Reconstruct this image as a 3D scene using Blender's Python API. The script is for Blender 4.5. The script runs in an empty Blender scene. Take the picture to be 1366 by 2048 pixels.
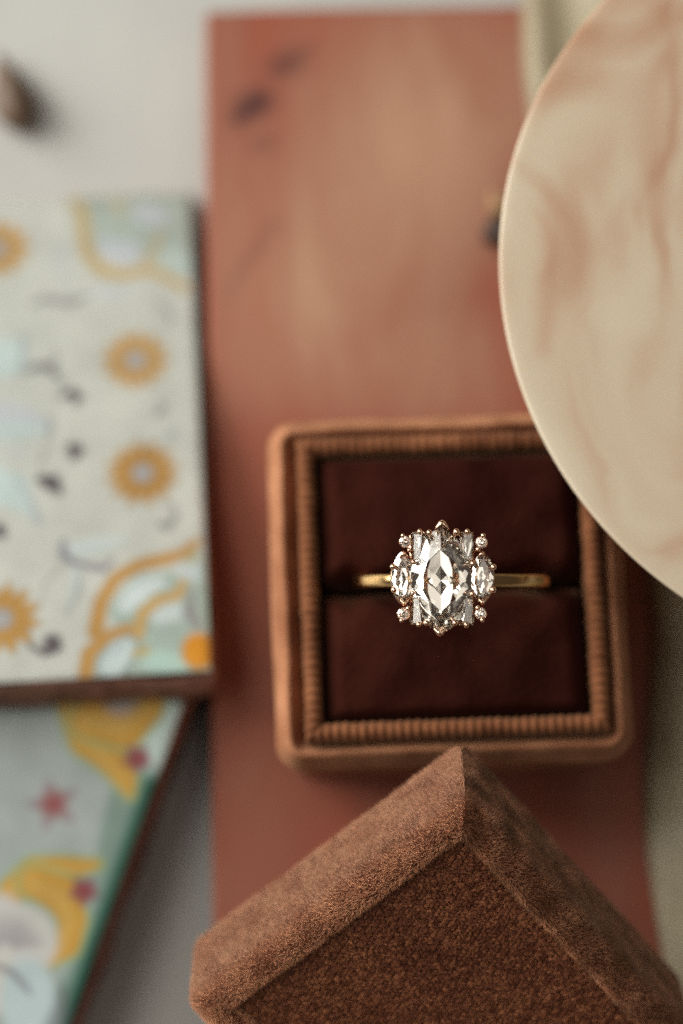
import bpy, bmesh, math, random
import numpy as np
from mathutils import Vector, Matrix, noise as mnoise

# 1 Blender unit = 1 centimetre
scene = bpy.context.scene
col = scene.collection
rng = np.random.default_rng(7)
random.seed(7)
R = math.radians

# ------------------------------------------------------------------ camera
TH = R(11.0)                       # lens axis leans 11 degrees off plumb
LENS, SENS = 90.0, 36.0
FPX = 2048 * LENS / SENS
D = FPX / 210.0                    # distance to the stone
FWD = Vector((0, math.sin(TH), -math.cos(TH)))
UPC = Vector((0, math.cos(TH), math.sin(TH)))
RGT = Vector((1, 0, 0))
RING = Vector((0, 0, 5.0))         # centre of the big stone's table
CAM = RING - FWD * D - RGT * (200 / 210) + UPC * (136 / 210)
cd = bpy.data.cameras.new("camera")
cd.lens = LENS
cd.sensor_fit = 'VERTICAL'
cd.sensor_height = SENS
cd.sensor_width = 24
cd.clip_start = 0.5
cd.clip_end = 1000
cd.dof.use_dof = True
cd.dof.focus_distance = D + 0.02
cd.dof.aperture_fstop = 0.09 / (2 * 0.59)   # f in metres over aperture radius in scene units
cam = bpy.data.objects.new("camera", cd)
col.objects.link(cam)
m = Matrix((RGT, UPC, -FWD)).transposed().to_4x4()
m.translation = CAM
cam.matrix_world = m
scene.camera = cam

# ------------------------------------------------------------------ light
w = bpy.data.worlds.new("World")
scene.world = w
w.use_nodes = True
bg = w.node_tree.nodes["Background"]
bg.inputs[0].default_value = (1.0, 0.80, 0.70, 1)
bg.inputs[1].default_value = 0.06

def area(name, loc, target, sx, sy, rad, colr):
    l = bpy.data.lights.new(name, 'AREA')
    l.shape = 'RECTANGLE'
    l.size, l.size_y = sx, sy
    l.energy = rad * math.pi * sx * sy
    l.color = colr
    o = bpy.data.objects.new(name, l)
    col.objects.link(o)
    o.location = loc
    o.rotation_euler = (Vector(target) - Vector(loc)).to_track_quat('-Z', 'Y').to_euler()
    return o
# a tall window to the left, split for facet contrast; unseen overhead fills added to brighten the diamonds
for yy in (7, 19, 31):
    area("window_light", (-37, yy, 22), (0, 0, 3), 9, 25, 14.0, (1.0, 0.965, 0.89))
for yy, rad in ((-24, 1.8), (14, 3.1), (54, 3.0)):
    area("overhead_fill", (-42, yy, 90), (-36, yy, 0), 64, 34, rad, (1.0, 0.955, 0.87))
for yy in (-24, 34):
    area("overhead_fill", (36, yy, 92), (30, yy, 0), 46, 44, 1.15, (1.0, 0.94, 0.84))  # unseen right-hand fill, added to brighten the stones

scene.view_settings.view_transform = 'Standard'
scene.view_settings.look = 'None'
scene.view_settings.exposure = 0.0
scene.view_settings.gamma = 1.0
cy = scene.cycles
cy.max_bounces = 24
cy.transmission_bounces = 24
cy.glossy_bounces = 12
cy.diffuse_bounces = 4
cy.transparent_max_bounces = 8
cy.caustics_reflective = True
cy.caustics_refractive = True
cy.blur_glossy = 0.3
cy.sample_clamp_indirect = 8.0
cy.use_denoising = False

# ------------------------------------------------------------------ helpers
def ray(u, v):
    return (FWD + RGT * ((u - 683) / FPX) - UPC * ((v - 1024) / FPX))

def px(u, v, z):
    """the point at height z that the photograph shows at pixel (u, v)"""
    d = ray(u, v)
    return CAM + d * ((z - CAM.z) / d.z)

def pxplane(u, v, p, n):
    d = ray(u, v)
    return CAM + d * ((p - CAM).dot(n) / d.dot(n))

def lin(r, g, b):
    f = lambda c: (c / 255 / 12.92) if c / 255 <= 0.04045 else ((c / 255 + 0.055) / 1.055) ** 2.4
    return (f(r), f(g), f(b))

def mat(name):
    mt = bpy.data.materials.new(name)
    mt.use_nodes = True
    nt = mt.node_tree
    return mt, nt, nt.nodes["Principled BSDF"]

def N(nt, typ, **kw):
    n = nt.nodes.new(typ)
    for k, v in kw.items():
        if k.startswith('i_'):
            key = k[2:]
            n.inputs[int(key) if key.isdigit() else key.replace('_', ' ')].default_value = v
        else:
            setattr(n, k, v)
    return n

def ramp(nt, fac, stops):
    r = nt.nodes.new('ShaderNodeValToRGB')
    while len(r.color_ramp.elements) < len(stops):
        r.color_ramp.elements.new(0.5)
    for e, (p, c) in zip(r.color_ramp.elements, stops):
        e.position = p
        e.color = (*c, 1)
    nt.links.new(fac, r.inputs[0])
    return r.outputs[0]

def obj_from(name, verts, faces, mt=None, parent=None, smooth=True, mw=None):
    me = bpy.data.meshes.new(name)
    me.from_pydata([tuple(v) for v in verts], [], faces)
    me.update()
    if smooth:
        me.polygons.foreach_set('use_smooth', [True] * len(me.polygons))
    if mt:
        me.materials.append(mt)
    o = bpy.data.objects.new(name, me)
    col.objects.link(o)
    if parent:
        o.parent = parent
    if mw is not None:
        o.matrix_world = mw
    return o

def bm_obj(name, bm, mt=None, parent=None, smooth=True):
    me = bpy.data.meshes.new(name)
    bm.normal_update()
    bm.to_mesh(me)
    bm.free()
    if smooth:
        me.polygons.foreach_set('use_smooth', [True] * len(me.polygons))
    if mt:
        me.materials.append(mt)
    o = bpy.data.objects.new(name, me)
    col.objects.link(o)
    if parent:
        o.parent = parent
    return o

def thing(name, label, cat, mw=None, group=None):
    o = bpy.data.objects.new(name, None)
    o.empty_display_size = 0.3
    col.objects.link(o)
    if mw is not None:
        o.matrix_world = mw
    o['label'] = label
    o['category'] = cat
    if group:
        o['group'] = group
    return o

def rounded_loop(hx, hy, r, cs=6, es=6):
    """points round a rectangle with rounded corners, counter-clockwise"""
    r = max(r, 0.001)
    pts = []
    cor = [((hx - r), (hy - r), 0), (-(hx - r), (hy - r), 90), (-(hx - r), -(hy - r), 180), ((hx - r), -(hy - r), 270)]
    for k, (cx, cy_, a0) in enumerate(cor):
        arc = [(cx + r * math.cos(R(a0 + 90 * i / cs)), cy_ + r * math.sin(R(a0 + 90 * i / cs))) for i in range(cs + 1)]
        pts += arc
        nx_, ny_, na = cor[(k + 1) % 4]
        e = (nx_ + r * math.cos(R(na)), ny_ + r * math.sin(R(na)))
        s = arc[-1]
        pts += [(s[0] + (e[0] - s[0]) * i / es, s[1] + (e[1] - s[1]) * i / es) for i in range(1, es)]
    return pts

def sweep(hx, hy, r, profile, cs=6, es=6, cap0=True, cap1=True, wob=0.0):
    """rings of a rounded rectangle: profile is a list of (inset, z)"""
    V, F, n = [], [], None
    for d, z in profile:
        lp = rounded_loop(hx - d, hy - d, max(r - d, 0.02), cs, es)
        n = len(lp)
        for (x, y) in lp:
            k = wob * mnoise.noise(Vector((x * 2.1, y * 2.1, z * 2.1 + 3)))
            k2 = wob * mnoise.noise(Vector((x * 1.7 + 9, y * 1.7, z * 1.7)))
            V.append((x + k, y + k2, z + 0.5 * (k + k2)))
    for j in range(len(profile) - 1):
        for i in range(n):
            a, b = j * n + i, j * n + (i + 1) % n
            F.append((a, b, b + n, a + n))
    if cap0:
        F.append(tuple(reversed(range(n))))
    if cap1:
        F.append(tuple(range((len(profile) - 1) * n, len(profile) * n)))
    return V, F

def rotz(a, loc):
    return Matrix.Translation(loc) @ Matrix.Rotation(a, 4, 'Z')

# ------------------------------------------------------------------ materials
def make_table():
    mt, nt, b = mat("white_plaster_table")
    tc = N(nt, 'ShaderNodeTexCoord')
    n1 = N(nt, 'ShaderNodeTexNoise', i_Scale=0.35, i_Detail=4.0)
    nt.links.new(tc.outputs['Object'], n1.inputs['Vector'])
    c = ramp(nt, n1.outputs[0], [(0.3, (0.35, 0.355, 0.34)), (0.7, (0.41, 0.42, 0.40))])
    nt.links.new(c, b.inputs['Base Color'])
    b.inputs['Roughness'].default_value = 0.55
    return mt

def make_terracotta():
    mt, nt, b = mat("worn_terracotta")
    tc = N(nt, 'ShaderNodeTexCoord')
    big = N(nt, 'ShaderNodeTexNoise', i_Scale=0.42, i_Detail=5.0, i_Roughness=0.55, i_Distortion=0.4)
    mp = N(nt, 'ShaderNodeMapping')
    mp.inputs['Rotation'].default_value = (0, 0, R(-35))
    mp.inputs['Scale'].default_value = (1.7, 0.6, 1)
    nt.links.new(tc.outputs['Object'], mp.inputs[0])
    nt.links.new(mp.outputs[0], big.inputs['Vector'])
    c = ramp(nt, big.outputs[0], [(0.30, (0.265, 0.068, 0.038)), (0.5, (0.24, 0.072, 0.045)), (0.68, (0.25, 0.095, 0.062))])
    fine = N(nt, 'ShaderNodeTexNoise', i_Scale=30.0, i_Detail=3.0)
    nt.links.new(tc.outputs['Object'], fine.inputs['Vector'])
    mx = N(nt, 'ShaderNodeMix', data_type='RGBA', blend_type='OVERLAY')
    mx.inputs[0].default_value = 0.15
    nt.links.new(c, mx.inputs[6])
    nt.links.new(fine.outputs[0], mx.inputs[7])
    bl = N(nt, 'ShaderNodeAttribute', attribute_name='painted_sheen')
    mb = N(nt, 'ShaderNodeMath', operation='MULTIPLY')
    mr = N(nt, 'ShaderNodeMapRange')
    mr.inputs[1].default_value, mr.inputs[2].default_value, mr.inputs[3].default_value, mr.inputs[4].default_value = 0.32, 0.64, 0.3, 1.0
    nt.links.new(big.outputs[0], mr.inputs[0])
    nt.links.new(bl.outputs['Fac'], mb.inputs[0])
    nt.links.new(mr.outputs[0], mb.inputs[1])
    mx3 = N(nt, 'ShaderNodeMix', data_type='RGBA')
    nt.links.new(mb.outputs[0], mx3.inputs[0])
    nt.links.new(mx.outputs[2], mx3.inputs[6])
    mx3.inputs[7].default_value = (0.42, 0.25, 0.165, 1)  # paler clay colour standing in for the window sheen
    at = N(nt, 'ShaderNodeAttribute', attribute_name='stain')
    mx2 = N(nt, 'ShaderNodeMix', data_type='RGBA')
    nt.links.new(at.outputs['Fac'], mx2.inputs[0])
    nt.links.new(mx3.outputs[2], mx2.inputs[6])
    mx2.inputs[7].default_value = (0.045, 0.018, 0.022, 1)
    nt.links.new(mx2.outputs[2], b.inputs['Base Color'])
    b.inputs['Roughness'].default_value = 0.5
    b.inputs['Specular IOR Level'].default_value = 0.15
    bp = N(nt, 'ShaderNodeBump', i_Strength=0.2, i_Distance=0.01)
    nt.links.new(fine.outputs[0], bp.inputs['Height'])
    nt.links.new(bp.outputs[0], b.inputs['Normal'])
    return mt

def make_paint(name, rough=0.22):
    mt, nt, b = mat(name)
    at = N(nt, 'ShaderNodeAttribute', attribute_name='paint')
    tc = N(nt, 'ShaderNodeTexCoord')
    n1 = N(nt, 'ShaderNodeTexNoise', i_Scale=2.2, i_Detail=5.0)
    nt.links.new(tc.outputs['Object'], n1.inputs['Vector'])
    mx = N(nt, 'ShaderNodeMix', data_type='RGBA', blend_type='OVERLAY')
    mx.inputs[0].default_value = 0.25
    nt.links.new(at.outputs['Color'], mx.inputs[6])
    nt.links.new(n1.outputs[0], mx.inputs[7])
    nt.links.new(mx.outputs[2], b.inputs['Base Color'])
    b.inputs['Roughness'].default_value = rough
    b.inputs['Specular IOR Level'].default_value = 0.2
    return mt

def make_clay():
    mt, nt, b = mat("fired_clay")
    tc = N(nt, 'ShaderNodeTexCoord')
    n1 = N(nt, 'ShaderNodeTexNoise', i_Scale=5.0, i_Detail=6.0)
    nt.links.new(tc.outputs['Object'], n1.inputs['Vector'])
    c = ramp(nt, n1.outputs[0], [(0.3, (0.17, 0.072, 0.05)), (0.7, (0.36, 0.19, 0.14))])
    nt.links.new(c, b.inputs['Base Color'])
    b.inputs['Roughness'].default_value = 0.9
    return mt

def make_velvet(name, dark, light, sheen, tint, scale=9.0, bump=0.5, nap_k=2.0):
    mt, nt, b = mat(name)
    tc = N(nt, 'ShaderNodeTexCoord')
    n1 = N(nt, 'ShaderNodeTexNoise', i_Scale=scale * 0.25, i_Detail=4.0)
    nt.links.new(tc.outputs['Object'], n1.inputs['Vector'])
    n2 = N(nt, 'ShaderNodeTexNoise', i_Scale=scale * 6, i_Detail=2.0)
    nt.links.new(tc.outputs['Object'], n2.inputs['Vector'])
    c = ramp(nt, n1.outputs[0], [(0.32, dark), (0.68, light)])
    nt.links.new(c, b.inputs['Base Color'])
    b.inputs['Roughness'].default_value = 0.85
    b.inputs['Specular IOR Level'].default_value = 0.1
    b.inputs['Sheen Weight'].default_value = sheen
    b.inputs['Sheen Roughness'].default_value = 0.35
    b.inputs['Sheen Tint'].default_value = (*tint, 1)
    bp = N(nt, 'ShaderNodeBump', i_Strength=bump, i_Distance=0.02)
    nt.links.new(n2.outputs[0], bp.inputs['Height'])
    nap = N(nt, 'ShaderNodeVectorMath', operation='MULTIPLY')
    nap.inputs[1].default_value = (nap_k, nap_k, 1.0)
    nt.links.new(bp.outputs[0], nap.inputs[0])
    nmz = N(nt, 'ShaderNodeVectorMath', operation='NORMALIZE')
    nt.links.new(nap.outputs[0], nmz.inputs[0])
    nt.links.new(nmz.outputs[0], b.inputs['Normal'])
    return mt

def make_fibre(name):
    mt, nt, b = mat(name)
    at = N(nt, 'ShaderNodeAttribute', attribute_name='tone')
    nt.links.new(at.outputs['Color'], b.inputs['Base Color'])
    b.inputs['Roughness'].default_value = 0.6
    b.inputs['Specular IOR Level'].default_value = 0.3
    # nap shades with the cloth it grows from, a little with its own roundness
    gn = N(nt, 'ShaderNodeAttribute', attribute_name='ground_normal')
    ge = N(nt, 'ShaderNodeNewGeometry')
    sc = N(nt, 'ShaderNodeVectorMath', operation='SCALE')
    sc.inputs[3].default_value = 0.3
    nt.links.new(ge.outputs['Normal'], sc.inputs[0])
    ad = N(nt, 'ShaderNodeVectorMath', operation='ADD')
    nt.links.new(gn.outputs['Vector'], ad.inputs[0])
    nt.links.new(sc.outputs[0], ad.inputs[1])
    nm = N(nt, 'ShaderNodeVectorMath', operation='NORMALIZE')
    nt.links.new(ad.outputs[0], nm.inputs[0])
    nt.links.new(nm.outputs[0], b.inputs['Normal'])
    b.inputs['Sheen Weight'].default_value = 0.3
    b.inputs['Sheen Tint'].default_value = (0.9, 0.6, 0.42, 1)
    return mt

def make_gold(name, c, rough):
    mt, nt, b = mat(name)
    b.inputs['Base Color'].default_value = (*c, 1)
    b.inputs['Metallic'].default_value = 1
    tc = N(nt, 'ShaderNodeTexCoord')
    n1 = N(nt, 'ShaderNodeTexNoise', i_Scale=9.0, i_Detail=3.0)
    nt.links.new(tc.outputs['Object'], n1.inputs['Vector'])
    mr = N(nt, 'ShaderNodeMapRange')
    mr.inputs[3].default_value = rough * 0.7
    mr.inputs[4].default_value = rough * 1.4
    nt.links.new(n1.outputs[0], mr.inputs[0])
    nt.links.new(mr.outputs[0], b.inputs['Roughness'])
    return mt

def make_diamond():
    mt, nt, b = mat("diamond")
    g = N(nt, 'ShaderNodeBsdfGlass', i_IOR=2.417, i_Roughness=0.0)
    g.inputs['Color'].default_value = (0.995, 0.985, 0.965, 1)
    out = nt.nodes['Material Output']
    nt.links.new(g.outputs[0], out.inputs['Surface'])
    return mt

def make_alabaster():
    mt, nt, b = mat("swirled_alabaster")
    tc = N(nt, 'ShaderNodeTexCoord')
    n0 = N(nt, 'ShaderNodeTexNoise', i_Scale=0.55, i_Detail=3.0)
    nt.links.new(tc.outputs['Object'], n0.inputs['Vector'])
    mxv = N(nt, 'ShaderNodeMix', data_type='VECTOR')
    mxv.inputs[0].default_value = 0.42
    nt.links.new(tc.outputs['Object'], mxv.inputs[4])
    nt.links.new(n0.outputs['Color'], mxv.inputs[5])
    mp = N(nt, 'ShaderNodeMapping')
    mp.inputs['Scale'].default_value = (1.5, 0.75, 1)
    mp.inputs['Rotation'].default_value = (0, 0, R(20))
    nt.links.new(mxv.outputs[1], mp.inputs[0])
    n1 = N(nt, 'ShaderNodeTexNoise', i_Scale=0.85, i_Detail=2.5, i_Roughness=0.45, i_Distortion=1.3)
    nt.links.new(mp.outputs[0], n1.inputs['Vector'])
    c = ramp(nt, n1.outputs[0], [(0.29, (0.40, 0.225, 0.14)), (0.40, (0.46, 0.315, 0.215)), (0.52, (0.52, 0.425, 0.31)), (0.74, (0.58, 0.51, 0.395))])
    nt.links.new(c, b.inputs['Base Color'])
    b.inputs['Roughness'].default_value = 0.35
    b.inputs['Subsurface Weight'].default_value = 0.25
    b.inputs['Subsurface Radius'].default_value = (0.3, 0.2, 0.12)
    return mt

def make_cloth():
    mt, nt, b = mat("sage_silk")
    tc = N(nt, 'ShaderNodeTexCoord')
    n1 = N(nt, 'ShaderNodeTexNoise', i_Scale=0.9, i_Detail=4.0)
    nt.links.new(tc.outputs['Object'], n1.inputs['Vector'])
    c = ramp(nt, n1.outputs[0], [(0.3, (0.23, 0.18, 0.105)), (0.7, (0.36, 0.325, 0.22))])
    nt.links.new(c, b.inputs['Base Color'])
    b.inputs['Roughness'].default_value = 0.5
    b.inputs['Sheen Weight'].default_value = 0.2
    return mt

M_TABLE = make_table()
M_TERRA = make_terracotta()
M_PAINT = make_paint("painted_majolica_glaze", 0.3)
M_CLAY = make_clay()
M_VELVET = make_velvet("brown_velvet", (0.28, 0.112, 0.056), (0.47, 0.215, 0.115), 0.15, (1.0, 0.58, 0.34), nap_k=4.0)
M_LIP = make_velvet("ribbed_brown_velvet", (0.13, 0.047, 0.021), (0.24, 0.095, 0.043), 0.2, (0.9, 0.6, 0.38), bump=0.3)
M_CUSH = make_velvet("maroon_velvet", (0.019, 0.0038, 0.0030), (0.041, 0.0108, 0.0070), 0.07, (0.85, 0.5, 0.3), scale=2.6)
M_CUSH.node_tree.nodes["Principled BSDF"].inputs["Specular IOR Level"].default_value = 0.02
M_UNDER = make_velvet("velvet_backing", (0.07, 0.024, 0.013), (0.09, 0.032, 0.017), 0.1, (0.9, 0.6, 0.4))
M_FIBRE = make_fibre("velvet_fibre")
M_GOLD = make_gold("yellow_gold", (0.86, 0.56, 0.25), 0.17)
M_ROSE = make_gold("rose_gold", (0.90, 0.60, 0.42), 0.14)
M_DIA = make_diamond()
M_ALAB = make_alabaster()
M_CLOTH = make_cloth()

# ------------------------------------------------------------------ setting: table
tb = obj_from("table_surface", [(-300, -300, 0), (300, -300, 0), (300, 300, 0), (-300, 300, 0)], [(0, 1, 2, 3)], M_TABLE)
tb['kind'] = 'structure'

# ------------------------------------------------------------------ terracotta tile
TZ = 0.8
a = px(409, 20, TZ)
b_ = px(424, 1650, TZ)
yaw = math.atan2(-(a.x - b_.x), (a.y - b_.y))
ux = Vector((math.cos(yaw), math.sin(yaw), 0))
uy = Vector((-math.sin(yaw), math.cos(yaw), 0))
TW, TL = 6.2, 12.6
cen = a + ux * (TW / 2) - uy * (TL / 2)
terra_mw = Matrix.Translation((cen.x, cen.y, 0)) @ Matrix.Rotation(yaw, 4, 'Z')
terra = thing("terracotta_tile", "large bare terracotta tile with dark smudges lying under the ring box", "tile", terra_mw)
nx, ny = 130, 250
inv = terra_mw.inverted()
def loc_t(u, v):
    return inv @ px(u, v, TZ)
def seg_d(P, A, B):
    A = np.array(A[:2]); B = np.array(B[:2])
    d = B - A
    t = np.clip(((P - A) @ d) / max(d @ d, 1e-9), 0, 1)
    return np.linalg.norm(P - (A + t[:, None] * d), axis=1)
gx = np.linspace(-TW / 2 + 0.05, TW / 2 - 0.05, nx)
gy = np.linspace(-TL / 2 + 0.05, TL / 2 - 0.05, ny)
GX, GY = np.meshgrid(gx, gy)
P = np.stack([GX.ravel(), GY.ravel()], 1)
V = [(x, y, TZ + 0.012 * mnoise.noise(Vector((x * 0.6, y * 0.6, 1)))) for x, y in P]
F = [(j * nx + i, j * nx + i + 1, (j + 1) * nx + i + 1, (j + 1) * nx + i) for j in range(ny - 1) for i in range(nx - 1)]
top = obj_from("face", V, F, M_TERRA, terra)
st = np.zeros(len(P))
for (p0, p1, wd, s) in [((495, 218), (520, 203), 0.17, 0.9), ((478, 236), (490, 226), 0.13, 0.7), ((560, 134), (585, 122), 0.16, 0.6),
                        ((590, 118), (620, 98), 0.08, 0.35), ((520, 290), (535, 285), 0.13, 0.3), ((470, 560), (545, 445), 0.07, 0.22),
                        ((455, 600), (490, 520), 0.07, 0.15), ((520, 520), (550, 440), 0.05, 0.13)]:
    dd = seg_d(P, loc_t(*p0), loc_t(*p1))
    st = np.maximum(st, s * np.exp(-(dd / wd) ** 2))
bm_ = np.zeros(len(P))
for (p0, p1, wd, s) in [((850, 240), (620, 560), 1.5, 0.85), ((560, 640), (900, 740), 1.0, 0.6), ((930, 120), (760, 300), 1.1, 0.6)]:   # window sheen painted into the clay as a paler tone
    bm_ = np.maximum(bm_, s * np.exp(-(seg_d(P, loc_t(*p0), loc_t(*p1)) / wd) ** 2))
ab = top.data.attributes.new('painted_sheen', 'FLOAT', 'POINT')
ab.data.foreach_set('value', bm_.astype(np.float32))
at = top.data.attributes.new('stain', 'FLOAT', 'POINT')
at.data.foreach_set('value', st.astype(np.float32))
V, F = sweep(TW / 2, TL / 2, 0.08, [(0.03, 0.0), (0, 0.04), (0, TZ - 0.06), (0.015, TZ - 0.02), (0.055, TZ - 0.004)], cap1=False, wob=0.02)
obj_from("body", V, F, M_TERRA, terra)

# ------------------------------------------------------------------ painted tiles
class Painter:
    """flat majolica painting kept as a colour per glaze vertex"""
    def __init__(s, P, base, tol):
        s.P = P
        s.C = np.tile(np.array(base, float), (len(P), 1))
        s.tol = tol
    def mix(s, mask, c):
        mask = np.clip(mask, 0, 1)[:, None]
        s.C = s.C * (1 - mask) + np.array(c) * mask
    def edge(s, d, soft=None):
        soft = soft or s.tol
        return np.clip(0.5 - d / soft, 0, 1)
    def stroke(s, pts, ws, c, op=1.0, soft=None):
        if not hasattr(ws, '__len__'):
            ws = [ws] * len(pts)
        best = np.full(len(s.P), 9.0)
        for k in range(len(pts) - 1):
            A, B = np.array(pts[k]), np.array(pts[k + 1])
            d = B - A
            t = np.clip(((s.P - A) @ d) / max(d @ d, 1e-9), 0, 1)
            dist = np.linalg.norm(s.P - (A + t[:, None] * d), axis=1) - (ws[k] + (ws[k + 1] - ws[k]) * t)
            best = np.minimum(best, dist)
        s.mix(op * s.edge(best, soft), c)
    def disc(s, c0, r, c, op=1.0, soft=None, r2=None, ang=0):
        q = s.P - np.array(c0)
        if r2:
            ca, sa = math.cos(ang), math.sin(ang)
            q = np.stack([(q[:, 0] * ca + q[:, 1] * sa), (-q[:, 0] * sa + q[:, 1] * ca) * r / r2], 1)
        s.mix(op * s.edge(np.linalg.norm(q, axis=1) - r, soft), c)
    def ring(s, c0, r, wd, c, op=1.0):
        q = np.linalg.norm(s.P - np.array(c0), axis=1)
        s.mix(op * s.edge(np.abs(q - r) - wd), c)
    def star(s, c0, r0, r1, n, c, op=1.0, ph=0.0):
        q = s.P - np.array(c0)
        a = np.arctan2(q[:, 1], q[:, 0]) + ph
        rr = r0 + (r1 - r0) * (np.abs(np.cos(a * n / 2)) if n > 8 else 0.5 + 0.5 * np.cos(a * n))
        s.mix(op * s.edge(np.linalg.norm(q, axis=1) - rr), c)

def painted_tile(name, label, mw, W, L, T, base, paint, res=230):
    t = thing(name, label, "tile", mw, "painted ceramic tiles")
    nx = ny = res
    gx = np.linspace(-W / 2 + 0.04, W / 2 - 0.04, nx)
    gy = np.linspace(-L / 2 + 0.04, L / 2 - 0.04, ny)
    GX, GY = np.meshgrid(gx, gy)
    P = np.stack([GX.ravel(), GY.ravel()], 1)
    edge = np.minimum(np.minimum(W / 2 - np.abs(P[:, 0]), L / 2 - np.abs(P[:, 1])), 0.12) / 0.12
    V = [(x, y, T - 0.05 * (1 - e) ** 2 + 0.006 * mnoise.noise(Vector((x * 1.5, y * 1.5, 5)))) for (x, y), e in zip(P, edge)]
    F = [(j * nx + i, j * nx + i + 1, (j + 1) * nx + i + 1, (j + 1) * nx + i) for j in range(ny - 1) for i in range(nx - 1)]
    g = obj_from("glaze", V, F, M_PAINT, t)
    pt = Painter(P, base, 0.05)
    paint(pt, mw.inverted())
    ca = g.data.color_attributes.new('paint', 'FLOAT_COLOR', 'POINT')
    ca.data.foreach_set('color', np.concatenate([pt.C, np.ones((len(P), 1))], 1).astype(np.float32).ravel())
    V, F = sweep(W / 2, L / 2, 0.06, [(0.06, 0), (0.0, 0.05), (0.012, T * 0.5), (0.0, T - 0.13), (0.03, T - 0.06)], cs=4, es=26, cap1=False, wob=0.05)
    obj_from("body", V, F, M_CLAY, t)
    return t

GOLD = (0.40, 0.225, 0.058); GOLD2 = (0.44, 0.30, 0.12); PBLUE = (0.40, 0.48, 0.48); TEAL = (0.19, 0.29, 0.25)
GREY = (0.30, 0.29, 0.31); DARK = (0.11, 0.09, 0.12); LAV = (0.35, 0.40, 0.43); SAGE = (0.27, 0.31, 0.26); ORNG = (0.50, 0.21, 0.02)

# second tile, lower left, on the table
T2 = 1.3
p0, p1 = px(376, 1400, T2), px(148, 2048, T2)
d2 = (p0 - p1).normalized()
yaw2 = math.atan2(-d2.x, d2.y)
W2 = 5.4
ux2 = Vector((math.cos(yaw2), math.sin(yaw2), 0)); uy2 = Vector((-math.sin(yaw2), math.cos(yaw2), 0))
c2 = p0 + uy2 * 0.9 - uy2 * (W2 / 2) - ux2 * (W2 / 2)
mw2 = Matrix.Translation((c2.x, c2.y, 0)) @ Matrix.Rotation(yaw2, 4, 'Z')
def paint2(pt, inv):
    q = lambda u, v: tuple((inv @ px(u, v, T2))[:2])
    S = 1 / 178.0
    Pp = pt.P
    YEL = (0.40, 0.225, 0.04); YEL2 = (0.45, 0.30, 0.085); RED = (0.19, 0.045, 0.048)
    d = W2 / 2 - Pp[:, 0]
    wv = 0.34 + 0.12 * np.sin(Pp[:, 1] * 2.2 + 0.4)
    pt.mix(pt.edge(d - wv, 0.10), (0.16, 0.23, 0.20))
    pt.mix(pt.edge(d - 0.17, 0.12), (0.028, 0.095, 0.07))
    GRN = (0.20, 0.30, 0.14)
    def crescent(pts, ws):
        pt.stroke(pts, [k + 0.05 for k in ws], GRN, 0.8)
        pt.stroke(pts, ws, YEL)
        pt.stroke([(a[0] - 0.04, a[1] - 0.03) for a in pts], [k * 0.45 for k in ws], YEL2, 0.7, 0.12)
    pt.disc(q(330, 1470), 0.42, (0.40, 0.50, 0.48), 0.9, 0.2)
    crescent([q(160, 1390), q(185, 1470), q(225, 1520), q(252, 1560), q(262, 1590)], [0.26, 0.26, 0.16, 0.11, 0.03])
    crescent([q(180, 1440), q(250, 1455), q(300, 1420), q(322, 1385)], [0.2, 0.22, 0.13, 0.05])
    pt.disc(q(240, 1400), 0.17, GREY, 0.8, 0.14)
    crescent([q(22, 1785), q(70, 1748), q(130, 1738), q(195, 1728)], [0.14, 0.17, 0.13, 0.04])
    crescent([q(70, 1765), q(125, 1790), q(147, 1840), q(135, 1890), q(100, 1925)], [0.16, 0.2, 0.14, 0.13, 0.05])
    for c in ((275, 1517), (168, 1782)):
        pt.star(q(*c), 0.11, 0.17, 5, (0.16, 0.07, 0.09), 0.85)
        pt.disc(q(*c), 0.10, RED, 0.95, 0.1)
    pt.star(q(107, 1610), 0.09, 0.30, 5, (0.21, 0.17, 0.19), 0.7, 0.35)
    pt.disc(q(107, 1608), 0.14, RED, 0.9, 0.14)
    # white scallop with shell-like grey hatching, pale blue wave below it
    pt.disc(q(40, 1885), 0.40, (0.42, 0.425, 0.41), 1, 0.12)
    pt.disc(q(-10, 1850), 0.34, (0.40, 0.405, 0.395), 1, 0.12)
    pt.disc(q(0, 1965), 0.32, (0.43, 0.435, 0.41), 1, 0.12)
    pt.disc(q(60, 2010), 0.30, (0.36, 0.45, 0.47), 1, 0.1, 0.5, 0.5)
    for n_ in range(9):
        a_ = 0.35 + n_ * 0.33
        u0, v0 = 10 + 22 * math.cos(a_), 1900 - 22 * math.sin(a_)
        u1, v1 = 10 + 78 * math.cos(a_ - 0.1), 1900 - 70 * math.sin(a_ - 0.1)
        pt.stroke([q(u0, v0), q((u0 + u1) / 2 + 4, (v0 + v1) / 2), q(u1, v1)], [0.03, 0.045, 0.012], (0.19, 0.18, 0.195), 0.6, 0.08)
    pt.stroke([q(-20, 1925), q(25, 1945), q(52, 1975), q(62, 1990)], [0.02, 0.035, 0.03, 0.015], DARK, 0.7)
    pt.stroke([q(125, 1985), q(118, 2030), q(95, 2080)], [0.05, 0.1, 0.08], (0.10, 0.11, 0.12), 0.7, 0.12)
tile2 = painted_tile("painted_tile", "blue-grey tile with yellow crescents and a red star, half under the white tile", mw2, W2, W2, T2, (0.27, 0.31, 0.305), paint2)

# first tile: its near end rests on the second tile, its far end on the table
T1 = 0.66
tilt = math.asin(T2 / 4.6)
nrm_dir = Vector((0, -math.sin(tilt), math.cos(tilt)))
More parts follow.
